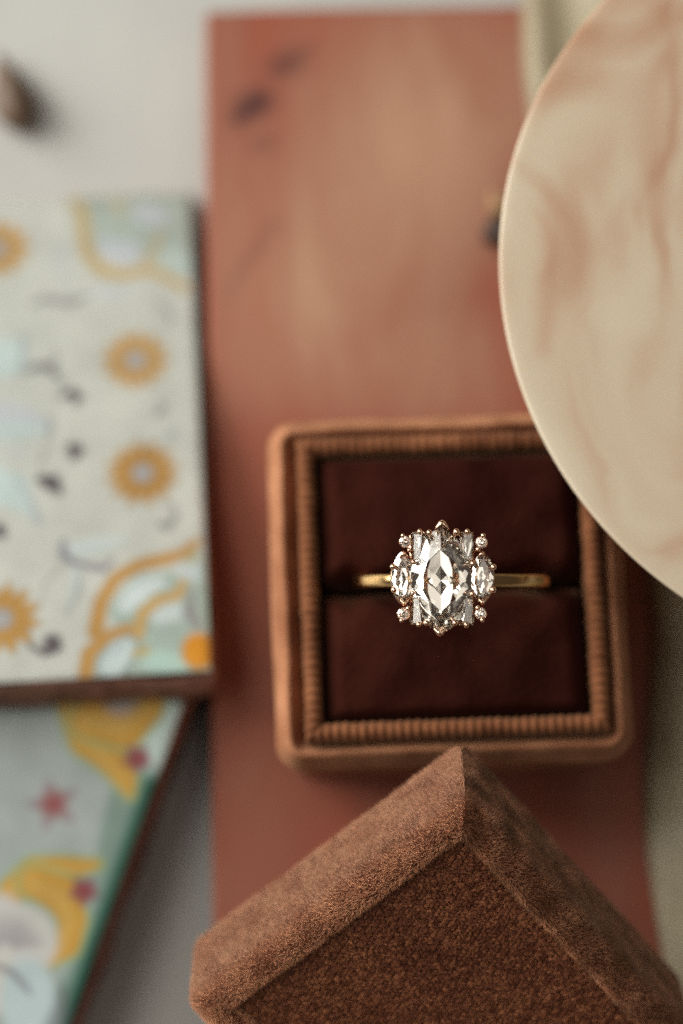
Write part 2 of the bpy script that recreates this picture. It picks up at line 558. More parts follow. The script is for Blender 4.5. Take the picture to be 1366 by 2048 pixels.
# near (bottom) end of the glaze at z = 0.8 + T1
zb = T2 + 0.05 + T1
br = px(429, 1346, zb)
q_up = Vector((0, math.cos(tilt), -math.sin(tilt)))
nrm = Vector((0, math.sin(tilt), math.cos(tilt)))
tr = pxplane(387, 376, br, nrm)
W1 = (tr - br).length
ey = (tr - br).normalized()
ez = nrm
ex = ey.cross(ez).normalized()
ez = ex.cross(ey)
c1 = (br + tr) / 2 - ex * (W1 / 2) - ez * T1
mw1 = Matrix((ex, ey, ez)).transposed().to_4x4()
mw1.translation = c1
def paint1(pt, inv):
    o, n = br, ez
    q = lambda u, v: tuple((inv @ pxplane(u, v, o, n))[:2])
    k = lambda x, y: q(x * 0.5374, 340 + y * 0.5371)
    S = 0.0029                                  # centimetres to one unit of the drawing
    def st(pts, ws, c, op=1.0, soft=0.05):
        if not hasattr(ws, '__len__'):
            ws = [ws] * len(pts)
        wk = 1.3 if max(ws) < 30 and c in (DK, GR) else 1.0
        pt.stroke([k(*p) for p in pts], [w_ * S * wk for w_ in ws], c, min(1, op * (1.2 if wk > 1 else 1)), soft)
    LB = (0.36, 0.45, 0.45); LV = (0.36, 0.39, 0.43); DK = (0.07, 0.06, 0.07); GR = (0.15, 0.15, 0.157)
    TG = (0.26, 0.33, 0.30); GO = (0.35, 0.20, 0.06); GB = (0.26, 0.18, 0.08)
    # faint wash where the brush was cleaned
    for c_, r_, op in (((120, 250), 70, .35), ((90, 180), 80, .3), ((240, 480), 60, .4), ((620, 540), 40, .3), ((600, 880), 35, .3), ((640, 980), 35, .4), ((180, 470), 50, .4)):
        pt.disc(k(*c_), r_ * S, (0.33, 0.335, 0.33), op, 0.25)
    # pale blue star of the middle, running off the left edge
    st([(-90, 700), (20, 700), (70, 650)], [110, 85, 30], LB, 0.85, 0.1)
    st([(60, 620), (95, 625), (85, 700), (70, 780)], [5, 12, 12, 6], (0.22, 0.25, 0.26), 0.75)
    st([(-90, 920), (60, 930), (165, 945)], [80, 70, 25], LV, 0.8, 0.12)
    st([(-90, 980), (90, 970), (165, 960)], [40, 40, 20], LB, 0.8, 0.1)
    st([(-60, 1170), (40, 1190), (110, 1275)], [90, 70, 14], LB, 0.9, 0.08)
    st([(60, 1140), (100, 1200), (145, 1310)], [6, 9, 14], (0.24, 0.28, 0.31), 0.75)
    st([(0, 1060), (90, 1050)], 12, LV, 0.6, 0.1)
    # scrolls
    st([(100, 750), (140, 730), (185, 735), (205, 765)], [8, 14, 16, 8], GR, 0.8)
    st([(185, 740), (210, 700), (200, 660)], [8, 7, 4], GR, 0.6)
    st([(205, 770), (235, 765)], [6, 5], GR, 0.6)
    st([(230, 845), (265, 825), (290, 845), (280, 870)], [7, 14, 16, 8], DK, 0.85)
    st([(225, 800), (250, 790)], [6, 6], GR, 0.5)
    st([(265, 1030), (285, 1045), (275, 1065)], [14, 22, 14], DK, 0.85)
    st([(180, 920), (190, 960), (175, 1010)], [6, 8, 5], GR, 0.65)
    st([(150, 1150), (190, 1165), (225, 1200)], [14, 26, 10], DK, 0.85)
    st([(215, 1140), (190, 1170)], [6, 12], DK, 0.7)
    st([(170, 1040), (150, 1090)], [5, 5], GR, 0.55)
    st([(190, 700), (225, 760), (215, 900)], [4, 5, 4], GR, 0.4)
    st([(-5, 1340), (10, 1360)], [22, 12], DK, 0.85)
    st([(110, 500), (170, 480), (260, 495), (330, 470)], [6, 14, 16, 6], GR, 0.6)
    st([(240, 270), (215, 330), (250, 420)], [8, 16, 10], LV, 0.6, 0.1)
    st([(340, 450), (420, 460), (500, 430)], [16, 26, 10], LV, 0.65, 0.12)
    st([(600, 500), (640, 540), (625, 590)], [7, 9, 5], GR, 0.45)
    st([(580, 910), (610, 890), (600, 870)], [8, 14, 6], GR, 0.5)
    st([(615, 1010), (640, 985), (655, 960)], [12, 22, 8], (0.26, 0.29, 0.29), 0.65)
    st([(600, 1320), (625, 1330), (655, 1290), (640, 1250), (600, 1240)], [10, 12, 7, 5, 3], GR, 0.7)
    # leaf above the corner
    st([(250, 1420), (340, 1400), (480, 1365)], [28, 36, 8], (0.40, 0.46, 0.46), 0.85, 0.08)
    st([(300, 1430), (400, 1420), (470, 1390)], [6, 8, 4], (0.28, 0.33, 0.34), 0.6)
    st([(235, 1380), (235, 1430), (280, 1465), (385, 1485), (420, 1450)], [9, 17, 12, 13, 7], (0.12, 0.11, 0.15), 0.85)
    st([(285, 1490), (280, 1560), (255, 1640)], [16, 16, 6], (0.37, 0.44, 0.44), 0.8, 0.08)
    st([(300, 1500), (290, 1580), (250, 1650)], [4, 5, 4], GR, 0.6)
    st([(230, 1470), (170, 1540), (140, 1640)], [5, 4, 3], GR, 0.45)
    st([(100, 1700), (110, 1770), (165, 1800), (215, 1780), (210, 1745), (180, 1745), (180, 1775)], [4, 6, 10, 13, 12, 12, 14], DK, 0.85)
    # rosettes, each brushed a little differently
    def rosette(u, v, s_, gc, ph, n_=12):
        c = q(u, v)
        pt.star(c, 0.285 * s_, 0.445 * s_, n_, (0.22, 0.16, 0.085), 0.6, ph)
        pt.star(c, 0.25 * s_, 0.41 * s_, n_, gc, 1, ph)
        for kk in range(n_):
            aa = 2 * math.pi * (kk + 0.5) / n_ - ph
            jr = 0.02 * math.sin(kk * 2.3 + u)
            pt.stroke([(c[0] + 0.16 * s_ * math.cos(aa), c[1] + 0.16 * s_ * math.sin(aa)), (c[0] + (0.29 + jr) * s_ * math.cos(aa + 0.06), c[1] + (0.29 + jr) * s_ * math.sin(aa + 0.06))], [0.014, 0.03], (0.20, 0.115, 0.04), 0.7, 0.03)
        pt.disc(c, 0.13 * s_, (0.21, 0.21, 0.215), 1, 0.06)
        pt.ring(c, 0.06 * s_, 0.016, (0.40, 0.41, 0.42), 0.7)
    rosette(271, 720, 0.93, (0.40, 0.26, 0.11), 0.1)
    rosette(285, 946, 0.97, GO, 0.35)
    rosette(-6, 497, 0.93, (0.38, 0.24, 0.09), 0.0)
    rosette(2, 1238, 1.0, (0.36, 0.205, 0.055), 0.2)
    # lower right corner
    st([(700, 1900), (640, 1700), (760, 1560)], [250, 200, 90], TG, 0.9, 0.12)
    st([(470, 1830), (560, 1760)], [130, 130], TG, 0.85, 0.1)
    def band(pts, ws, c=GO):
        st(pts, [w_ + 7 for w_ in ws], GB, 0.65)
        st(pts, ws, c)
    st([(460, 1640), (540, 1560), (620, 1530)], [55, 62, 40], TG)
    st([(470, 1620), (530, 1560), (590, 1540)], [32, 44, 26], (0.40, 0.47, 0.48), 1, 0.08)
    st([(590, 1650), (650, 1640)], [62, 60], TG)
    st([(600, 1650), (640, 1640)], [44, 44], (0.40, 0.47, 0.47), 1, 0.08)
    st([(420, 1850), (460, 1770)], [62, 62], (0.17, 0.21, 0.19))
    st([(415, 1850), (455, 1785)], [46, 50], (0.38, 0.46, 0.47), 1, 0.08)
    st([(590, 1830), (650, 1850)], [55, 50], (0.30, 0.42, 0.38), 1, 0.1)
    st([(430, 1790), (455, 1755)], [8, 8], (0.24, 0.25, 0.27), 0.7)
    band([(355, 1720), (375, 1610), (430, 1520), (520, 1470), (610, 1450), (680, 1430), (730, 1385)], [26, 24, 22, 22, 22, 18, 12])
    band([(515, 1730), (530, 1650), (590, 1600), (660, 1585), (690, 1520)], [18, 19, 18, 16, 12], (0.38, 0.26, 0.10))
    band([(315, 1900), (330, 1800), (400, 1735), (480, 1705)], [24, 24, 20, 16])
    st([(500, 1800), (540, 1790)], [14, 20], (0.34, 0.26, 0.09), 0.8)
    st([(700, 1490), (760, 1500)], [40, 40], (0.38, 0.45, 0.47), 0.9, 0.1)
    st([(765, 1440), (775, 1700)], [18, 18], (0.30, 0.40, 0.34), 0.85, 0.08)
    st([(715, 1570), (705, 1640), (735, 1700)], [10, 26, 20], (0.19, 0.185, 0.19), 0.8)
    st([(720, 1430), (705, 1460)], [20, 14], (0.26, 0.25, 0.13), 0.8)
    st([(740, 1790), (742, 1800)], [66, 66], (0.33, 0.19, 0.05), 0.85)
    st([(738, 1775), (740, 1800)], [54, 54], (0.46, 0.20, 0.022), 1, 0.08)
    # upper right corner, thinner glaze
    UG = (0.36, 0.28, 0.135)
    st([(330, 150), (640, 130), (690, 330)], [60, 90, 80], (0.27, 0.315, 0.285), 0.95, 0.12)
    st([(400, 230), (560, 250)], [110, 120], (0.28, 0.33, 0.30), 0.95, 0.1)
    st([(400, 290), (480, 310)], [46, 50], LV, 0.9, 0.1)
    st([(540, 160), (590, 180)], [46, 44], LV, 0.85, 0.1)
    st([(640, 320), (690, 360)], [44, 44], (0.33, 0.41, 0.39), 0.8, 0.1)
    st([(275, 115), (305, 150), (312, 240), (325, 310), (380, 375), (460, 392), (550, 370), (610, 395), (690, 440)], [22, 24, 24, 26, 26, 24, 22, 20, 18], UG)
    st([(540, 340), (580, 290), (600, 220)], [14, 14, 8], UG, 0.85)
    st([(430, 130), (460, 150)], [20, 16], UG, 0.6)
    st([(275, 105), (700, 95)], 12, (0.22, 0.22, 0.18), 0.5, 0.12)
    # worn rim, bare glaze edge
    ed = np.minimum(W1 / 2 - np.abs(pt.P[:, 0]), W1 / 2 - np.abs(pt.P[:, 1]))
    pt.mix(0.7 * pt.edge(ed - 0.03, 0.05), (0.45, 0.42, 0.37))
tile1 = painted_tile("painted_tile", "white tile painted with gold rosettes and scalloped corners, propped on the blue-grey tile", mw1, W1, W1, T1, (0.39, 0.41, 0.38), paint1, res=260)

# ------------------------------------------------------------------ sage cloth on the right
def build_cloth():
    left = [(1046, -120), (1048, 20), (1050, 140), (1075, 330), (1140, 600), (1220, 850), (1290, 1080), (1308, 1250), (1300, 1420), (1290, 1560), (1296, 1700), (1318, 1850), (1352, 2048), (1400, 2250)]
    V, F = [], []
    z0 = TZ + 0.05
    nn, k = 110, 60
    for i in range(nn):
        t = i / (nn - 1) * (len(left) - 1)
        a0 = min(int(t), len(left) - 2)
        f = t - a0
        u = left[a0][0] * (1 - f) + left[a0 + 1][0] * f
        v = left[a0][1] * (1 - f) + left[a0 + 1][1] * f
        p = px(u, v, z0)
        for j in range(k):
            s = j / (k - 1)
            x = p.x + s * (9.0 - p.x)
            y = p.y + 0.15 * math.sin(s * 5)
            dx = x - p.x
            z = z0 + 0.08 + 0.10 * math.sin(dx * 4.4 + y * 0.35) * min(1, dx * 3) + 0.06 * mnoise.noise(Vector((x * 0.7, y * 0.7, 2)))
            if j == 0:
                z = z0 - 0.02
            V.append((x, y, z))
    for i in range(nn - 1):
        for j in range(k - 1):
            F.append((i * k + j, (i + 1) * k + j, (i + 1) * k + j + 1, i * k + j + 1))
    o = obj_from("silk_cloth", V, F, M_CLOTH)
    md = o.modifiers.new("thickness", 'SOLIDIFY')
    md.thickness = 0.03
    md.offset = 1
    o['label'] = "sage green silk cloth with a wavy edge along the right side of the terracotta tile"
    o['category'] = "cloth"
build_cloth()

# ------------------------------------------------------------------ pedestal dish
DZ = 4.4
dc = px(1822, 529, DZ)
DR = 824 / FPX * (CAM - dc).dot(-FWD)
DR = (px(998, 529, DZ) - dc).length
dish = thing("pedestal_dish", "round cream alabaster dish on a low foot beside the ring box", "dish", Matrix.Translation((dc.x, dc.y, TZ)))
def lathe(name, prof, mt, parent, seg=160):
    V, F = [], []
    for (r, z) in prof:
        for i in range(seg):
            a = 2 * math.pi * i / seg
            V.append((r * math.cos(a), r * math.sin(a), z))
    for j in range(len(prof) - 1):
        for i in range(seg):
            F.append((j * seg + i, j * seg + (i + 1) % seg, (j + 1) * seg + (i + 1) % seg, (j + 1) * seg + i))
    F.append(tuple(reversed(range(seg))))
    F.append(tuple(range((len(prof) - 1) * seg, len(prof) * seg)))
    return obj_from(name, V, F, mt, parent)
h = DZ - TZ
lathe("plate", [(1.1, h - 0.42), (DR - 0.6, h - 0.42), (DR - 0.32, h - 0.36), (DR - 0.16, h - 0.22), (DR - 0.06, h - 0.09), (DR - 0.01, h - 0.035), (DR, h - 0.018), (DR - 0.012, h - 0.006), (DR - 0.04, h - 0.001), (DR - 0.12, h), (DR - 0.4, h + 0.004), (DR - 1, h), (0.5, h)], M_ALAB, dish)
lathe("foot", [(1.9, 0.2), (1.9, 0.4), (1.3, 0.55), (0.8, 1.0), (0.7, 2.2), (0.9, 2.8), (1.2, h - 0.42)], M_ALAB, dish, 64)

# ------------------------------------------------------------------ small dried buds
def bud(name, label, base, tip, r, c, mtname, calyx=None):
    mt, nt, b = mat(mtname)
    tc = N(nt, 'ShaderNodeTexCoord')
    n1 = N(nt, 'ShaderNodeTexNoise', i_Scale=7.0, i_Detail=4.0)
    nt.links.new(tc.outputs['Object'], n1.inputs['Vector'])
    cc = ramp(nt, n1.outputs[0], [(0.3, tuple(k * 0.6 for k in c)), (0.7, c)])
    nt.links.new(cc, b.inputs['Base Color'])
    b.inputs['Roughness'].default_value = 0.6
    ax = tip - base
    L = ax.length
    mw = Matrix.Translation(base) @ Vector((0, 0, 1)).rotation_difference(ax).to_matrix().to_4x4()
    t = thing(name, label, "dried bud", mw, "dried buds lying about")
    prof = [(0.04, 0), (0.6, 0.08), (0.92, 0.2), (1.0, 0.34), (0.86, 0.52), (0.55, 0.72), (0.26, 0.86), (0.14, 0.95), (0.1, 1.0)]
    V, F = [], []
    sg = 20
    for (rr, zz) in prof:
        for i in range(sg):
            a = 2 * math.pi * i / sg
            k = r * rr * (1 + 0.12 * math.cos(5 * a))
            V.append((k * math.cos(a), k * math.sin(a), zz * L))
    for j in range(len(prof) - 1):
        for i in range(sg):
            F.append((j * sg + i, j * sg + (i + 1) % sg, (j + 1) * sg + (i + 1) % sg, (j + 1) * sg + i))
    F.append(tuple(reversed(range(sg))))
    F.append(tuple(range((len(prof) - 1) * sg, len(prof) * sg)))
    obj_from("body", V, F, mt, t)
    if calyx:
        V, F = [], []
        for k in range(5):
            a = 2 * math.pi * k / 5
            o = len(V)
            for (rr, zz, ww) in ((0.15, 0.8, 0.5), (0.5, 1.0, 0.42), (0.7, 1.25, 0.25), (0.75, 1.5, 0.02)):
                for sgn in (-1, 1):
                    x, y = rr * r, sgn * ww * r
                    V.append((x * math.cos(a) - y * math.sin(a), x * math.sin(a) + y * math.cos(a), zz * L))
            for j in range(3):
                F.append((o + 2 * j, o + 2 * j + 1, o + 2 * j + 3, o + 2 * j + 2))
        mg, ng, bg_ = mat("straw_calyx")
        bg_.inputs['Base Color'].default_value = (0.30, 0.175, 0.08, 1)
        bg_.inputs['Roughness'].default_value = 0.6
        cx = obj_from("calyx", V, F, mg, t)
        md = cx.modifiers.new("thickness", 'SOLIDIFY')
        md.thickness = 0.02
bud("dried_bud", "brown teardrop seed bud lying on the white table top", px(42, 262, 0.22), px(-2, 105, 0.18), 0.24, (0.15, 0.098, 0.064), "brown_seed")
bud("dried_bud", "dark bud with a straw calyx peeking out from under the cream dish", px(992, 494, TZ + 0.2), px(999, 418, TZ + 0.22), 0.18, (0.05, 0.026, 0.017), "dark_seed", True)

# ------------------------------------------------------------------ ring box base
BYAW = R(2.0)
FZ = 3.20                                   # ledge height
bc = px(898, 1170, FZ)
box_mw = Matrix.Translation((bc.x, bc.y, TZ)) @ Matrix.Rotation(BYAW, 4, 'Z')
box = thing("ring_box", "open brown velvet ring box base with ribbed lip holding the diamond ring", "ring box", box_mw)
HX = 358 / FPX * (FZ - CAM.z) / -1 / math.cos(TH)
HX = (px(1256, 1180, FZ) - px(540, 1180, FZ)).length / 2
HY = (px(898, 820, FZ) - px(898, 1523, FZ)).length / 2
f = FZ - TZ
V, F = sweep(HX, HY, 0.30, [(0.2, 0.0), (0.14, 0.05), (0.12, 0.3), (0.12, f - 0.5), (0.02, f - 0.42), (0.0, f - 0.30), (0.014, f - 0.19), (0.05, f - 0.095), (0.10, f - 0.03), (0.15, f), (0.19, f - 0.02), (0.225, f - 0.07), (0.26, f - 0.11), (0.38, f - 0.12), (0.38, f - 1.4)], cs=8, es=16, cap1=True, wob=0.018)
obj_from("body", V, F, M_VELVET, box)

# ribbed lip: a corrugated velvet cord round the opening
LZ = 3.37
lc = px(905, 1165, LZ)
HLX = (px(1208, 1165, LZ) - px(602, 1165, LZ)).length / 2
HLY = (px(905, 864, LZ) - px(905, 1470, LZ)).length / 2
LW = 0.175
linv = box_mw.inverted()
lo = linv @ lc
def lip():
    prof = []
    zt = LZ - TZ
    rr = LW / 2
    for z in (f - 0.12, f + 0.02, zt - rr):
        prof.append((0.0, z, -1, 0))
    for k in range(1, 8):
        a = math.pi * k / 8
        prof.append((rr - rr * math.cos(a), zt - rr + rr * math.sin(a) * 0.85, -math.cos(a), math.sin(a)))
    for z in (zt - rr, zt - 0.3, zt - 0.6):
        prof.append((LW, z, 1, 0))
    V, F = [], []
    PITCH, SUB = 0.088, 6
    per_side = []
    n = None
    cr = 0.06
    for (d, z, nd, nz) in prof:
        pts = []
        hx, hy = HLX - d, HLY - d
        cor = [(HLX, HLY), (-HLX, HLY), (-HLX, -HLY), (HLX, -HLY)]
        for k in range(4):
            A, B = Vector(cor[k]), Vector(cor[(k + 1) % 4])
            fullL = (B - A).length
            ribs = round((fullL - 0.1) / PITCH)
            cnt = ribs * SUB
            tang = (B - A).normalized()
            out = Vector((tang.y, -tang.x))
            for i in range(cnt):
                t = (i + 0.5) / cnt * fullL
                fade = min(1.0, max(0.0, (min(t, fullL - t) - d) / 0.05))
                t = min(max(t, d + 0.001 * i / cnt), fullL - d - 0.001 * (1 - i / cnt))
                ph = 2 * math.pi * (i + 0.5) / SUB
                amp = (0.0095 + 0.006 * mnoise.noise(Vector((k * 7.3 + i // SUB * 0.9, 1, 2)))) * (abs(math.sin(ph / 2)) * 2 - 1.0) * fade
                jit = 0.014 * mnoise.noise(Vector((k * 13 + i // SUB, d * 2, 0.3)))
                p = A + tang * t - out * d + out * (-nd) * (amp + jit)
                pts.append((p.x, p.y, z + nz * (amp + jit)))
        n = len(pts)
        V += pts
    for j in range(len(prof) - 1):
        for i in range(n):
            a, b = j * n + i, j * n + (i + 1) % n
            F.append((a, b, b + n, a + n))
    o = obj_from("ribbed_lip", V, F, M_LIP, box)
    o.location = (lo.x, lo.y, 0)
lip()

# cushion halves either side of the slot
CZ = 3.30 - TZ
ins = LW + 0.03
hx, hy = HLX - ins, HLY - ins
slot = (linv @ px(883, 1172, 3.25)).y - lo.y
def cushion(y0, y1, slot_low):
    nx_, ny_ = 60, 34
    V, F = [], []
    for j in range(ny_):
        t = j / (ny_ - 1)
        y = y0 + (y1 - y0) * t
        for i in range(nx_):
            s = i / (nx_ - 1)
            x = -hx + 2 * hx * s
            ex_ = min(s, 1 - s) * 2 * hx
            dys = (y - y0) if slot_low else (y1 - y)
            dyo = (y1 - y) if slot_low else (y - y0)
            def rnd(d, r):
                d = min(d, r)
                return r - math.sqrt(max(r * r - (r - d) ** 2, 0))
            drop = rnd(ex_, 0.2) + 1.3 * rnd(dys, 0.22) + rnd(dyo, 0.12)
            bulge = 0.05 * math.sin(math.pi * s) * math.sin(math.pi * min(max(t, 0), 1))
            pinch = sum(math.exp(-((x - xx) / 0.13) ** 2) for xx in (-1.02, 0.9)) * math.exp(-(dys / 0.16) ** 2)
            z = CZ - drop + bulge - 0.10 * pinch + 0.025 * mnoise.noise(Vector((x * 2.6, y * 2.6, 9))) + 0.01 * mnoise.noise(Vector((x * 1.6, y * 1.6, 4)))
            V.append((x, y, z))
    top_n = len(V)
    for j in range(ny_ - 1):
        for i in range(nx_ - 1):
            F.append((j * nx_ + i, j * nx_ + i + 1, (j + 1) * nx_ + i + 1, (j + 1) * nx_ + i))
    # skirt
    ringi = [i for i in range(nx_)] + [j * nx_ + nx_ - 1 for j in range(1, ny_)] + [(ny_ - 1) * nx_ + i for i in range(nx_ - 2, -1, -1)] + [j * nx_ for j in range(ny_ - 2, 0, -1)]
    b0 = len(V)
    for i in ringi:
        V.append((V[i][0], V[i][1], CZ - 1.1))
    m_ = len(ringi)
    for k in range(m_):
        F.append((ringi[k], b0 + k, b0 + (k + 1) % m_, ringi[(k + 1) % m_]))
    F.append(tuple(reversed(range(b0, b0 + m_))))
    o = obj_from("cushion", V, F, M_CUSH, box)
    o.location = (lo.x, lo.y, 0)
cushion(slot + 0.03, hy, True)
cushion(-hy, slot - 0.03, False)

# ------------------------------------------------------------------ velvet pile
def pile(name, parent, src, n, length, lean, spread, tone_fn, radius=0.0022, clump=None, keep=None, seed=1):
    r = np.random.default_rng(seed)
    me = src.data
    me.calc_loop_triangles()
    nt_ = len(me.loop_triangles)
    tri = np.empty(nt_ * 3, np.int32); me.loop_triangles.foreach_get('vertices', tri); tri = tri.reshape(-1, 3)
    co = np.empty(len(me.vertices) * 3, np.float32); me.vertices.foreach_get('co', co); co = co.reshape(-1, 3).astype(float)
    no = np.empty(len(me.vertices) * 3, np.float32); me.vertices.foreach_get('normal', no); no = no.reshape(-1, 3).astype(float)
    A, B, Cc = co[tri[:, 0]], co[tri[:, 1]], co[tri[:, 2]]
    fn = np.cross(B - A, Cc - A)
    ar = np.linalg.norm(fn, axis=1) / 2
    fn /= np.maximum(ar[:, None] * 2, 1e-12)
    if keep is not None:
        ar = ar * keep((A + B + Cc) / 3, fn)
    t = r.choice(nt_, n, p=ar / ar.sum())
    u, v = r.random(n), r.random(n)
    fl = u + v > 1
    u[fl], v[fl] = 1 - u[fl], 1 - v[fl]
    w0 = 1 - u - v
    Pp = A[t] * w0[:, None] + B[t] * u[:, None] + Cc[t] * v[:, None]
    Nn = no[tri[t, 0]] * w0[:, None] + no[tri[t, 1]] * u[:, None] + no[tri[t, 2]] * v[:, None]
    Nn = 0.5 * Nn + 0.5 * fn[t]
    Nn /= np.linalg.norm(Nn, axis=1)[:, None]
    lz = lean(Pp, Nn)
    if clump:
        lz = lz + clump(Pp, r)
    rnd = r.normal(size=(n, 3)) * spread
    ln = length * (0.7 + 0.6 * r.random(n))
    K = 4
    pts = np.empty((n, K, 3))
    for k in range(K):
        s = k / (K - 1)
        pts[:, k] = Pp + (Nn * s + (lz + rnd) * s * s) * ln[:, None] - Nn * 0.004
    cu = bpy.data.hair_curves.new(name)
    cu.add_curves([K] * n)
    cu.attributes['position'].data.foreach_set('vector', pts.astype(np.float32).ravel())
    ra = cu.attributes.get('radius') or cu.attributes.new('radius', 'FLOAT', 'POINT')
    ra.data.foreach_set('value', np.tile(np.array([1, 0.95, 0.75, 0.35]) * radius, n).astype(np.float32))
    tone = tone_fn(Pp, r, n)
    ta = cu.attributes.new('tone', 'FLOAT_COLOR', 'CURVE')
    ta.data.foreach_set('color', np.concatenate([tone, np.ones((n, 1))], 1).astype(np.float32).ravel())
    nn_ = np.array(lid_mw.to_3x3())
    na = cu.attributes.new('ground_normal', 'FLOAT_VECTOR', 'CURVE')
    sh = Nn + 2.0 * lz if not clump else Nn + 0.25 * lz
    sh /= np.linalg.norm(sh, axis=1)[:, None]
    na.data.foreach_set('vector', (sh @ nn_.T).astype(np.float32).ravel())
    cu.materials.append(M_FIBRE)
    o = bpy.data.objects.new(name, cu)
    col.objects.link(o)
    o.parent = parent
    o['kind'] = 'stuff'
    return o

# ------------------------------------------------------------------ the lid, leaning on the box
TAU = R(21.5)
PHI = R(40.3)
LS, LWD = 3.54, 1.18
upl = UPC * math.cos(TAU) - FWD * math.sin(TAU)
nl = UPC * -math.sin(TAU) - FWD * math.cos(TAU)
lx = RGT * math.cos(PHI) + upl * math.sin(PHI)
ly = RGT * -math.sin(PHI) + upl * math.cos(PHI)
corner = CAM + ray(934, 1594) * (D - 0.32)
lcen = corner - lx * (LS / 2) - ly * (LS / 2)
lid_mw = Matrix((lx, ly, nl)).transposed().to_4x4()
lid_mw.translation = lcen
lid = thing("box_cover", "fuzzy brown velvet box lid with recessed woven panel propped against the ring box", "box cover", lid_mw)
hs = LS / 2
RW = 0.335
V, F = sweep(hs, hs, 0.13, [(0.10, -LWD), (0.03, -LWD + 0.02), (0.0, -LWD + 0.1), (0.0, -LWD * 0.65), (0.0, -0.24), (0.010, -0.14), (0.04, -0.07), (0.10, -0.03), (0.18, -0.005), (0.25, 0.0), (RW - 0.02, -0.03), (RW, -0.10), (RW, -0.26)], cs=6, es=20, cap1=False, wob=0.025)
shell = obj_from("shell", V, F, M_UNDER, lid)
V, F = sweep(hs - RW - 0.03, hs - RW - 0.03, 0.06, [(0.0, -0.3), (0.0, -0.16), (0.03, -0.12), (0.09, -0.105), (0.3, -0.095), (0.6, -0.09), (1.0, -0.088)], cs=4, es=20, wob=0.02)
panel = obj_from("panel", V, F, M_UNDER, lid)

def tone_shell(P, r, n):
    k = np.array([mnoise.noise(Vector((p[0] * 3.2, p[1] * 3.2, p[2] * 3.2))) for p in P])
    k2 = np.array([mnoise.noise(Vector((p[0] * 11, p[1] * 11, p[2] * 11))) for p in P])
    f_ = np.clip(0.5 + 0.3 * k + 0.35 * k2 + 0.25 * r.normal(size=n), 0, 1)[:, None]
    rim = np.clip((P[:, 2] + 0.16) / 0.1, 0, 1)[:, None]  # lit look of the rim painted in: fibres lighter than on the wall
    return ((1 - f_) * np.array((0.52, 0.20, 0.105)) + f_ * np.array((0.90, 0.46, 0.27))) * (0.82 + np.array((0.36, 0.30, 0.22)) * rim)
def lean_shell(P, Nn):
    # pile brushed along the edges, towards the bottom left, tugged by noise
    out = np.zeros_like(P)
    # splayed outwards from the panel, brushed a little along the rim
    right = (P[:, 0] > P[:, 1])[:, None]
    out += np.where(right, np.array((0.55, -0.25, 0.0)), np.array((-0.25, 0.55, 0.0)))
    nz = np.array([[mnoise.noise(Vector((p[0] * 4, p[1] * 4, p[2] * 4))), mnoise.noise(Vector((p[0] * 4 + 7, p[1] * 4, p[2] * 4))), mnoise.noise(Vector((p[0] * 4, p[1] * 4 + 5, p[2] * 4)))] for p in P])
    out += nz * 0.6
    out -= Nn * (out * Nn).sum(1)[:, None] * 0.8
    return out
keep_shell = lambda c, fn: ((c[:, 2] > -0.45) | ((fn[:, 0] > 0.3) | (fn[:, 1] > 0.3))).astype(float) * (c[:, 2] > -LWD - 0.1) + 0.02
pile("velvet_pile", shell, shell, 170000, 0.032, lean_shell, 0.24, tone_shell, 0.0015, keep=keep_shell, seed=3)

CP = 0.044
def cell(P):
    a = (P[:, 0] * 0.94 + P[:, 1] * 0.34) / CP
    b = (-P[:, 0] * 0.34 + P[:, 1] * 0.94) / CP
    row = np.floor(b)
    ii = np.floor(a + 0.5 * (row % 2))
    ca = ii + 0.5 - 0.5 * (row % 2)
    cb = row + 0.5
    return ca, cb, ii, row
def hash2(a, b, s):
    v = np.sin(a * 127.1 + b * 311.7 + s * 74.7) * 43758.5453
    return v - np.floor(v)
def clump_panel(P, r):
    ca, cb, ii, row = cell(P)
    cx = (ca * 0.94 - cb * 0.34) * CP
    cyy = (ca * 0.34 + cb * 0.94) * CP
    out = np.zeros_like(P)
    out[:, 0] = (cx - P[:, 0]) / 0.05 * 0.75 + (hash2(ii, row, 1) - 0.5) * 0.9
    out[:, 1] = (cyy - P[:, 1]) / 0.05 * 0.75 + (hash2(ii, row, 2) - 0.5) * 0.9
    return out
def lean_panel(P, Nn):
    out = np.zeros_like(P)
    out += np.array((0.45, 0.35, 0))
    return out
def tone_panel(P, r, n):
    ca, cb, ii, row = cell(P)
    h_ = hash2(ii, row, 3)
    k = np.array([mnoise.noise(Vector((p[0] * 1.6, p[1] * 1.6, 8))) for p in P])
    f_ = np.clip(0.18 + 0.55 * h_ ** 1.4 + 0.25 * k + 0.15 * r.normal(size=n), 0, 1)[:, None]
    return (1 - f_) * np.array((0.24, 0.066, 0.034)) + f_ * np.array((0.78, 0.31, 0.14))
pile("velvet_pile", panel, panel, 115000, 0.036, lean_panel, 0.24, tone_panel, 0.0015, clump=clump_panel, keep=lambda c, fn: (fn[:, 2] > 0.3) + 0.0, seed=5)

# ------------------------------------------------------------------ the ring
RT = R(9.0)                                # the ring leans back towards the lens
ry = Vector((0, math.cos(RT), math.sin(RT)))
rz = Vector((0, -math.sin(RT), math.cos(RT)))
ring_mw = Matrix((RGT, ry, rz)).transposed().to_4x4()
ring_mw.translation = RING
ring = thing("diamond_ring", "gold ring with a large pointed oval diamond and small side stones in the box slot", "ring", ring_mw)
U = 1 / 210.0
def q(u, v):
    return ((u - 883) * U, -(v - 1163) * U)

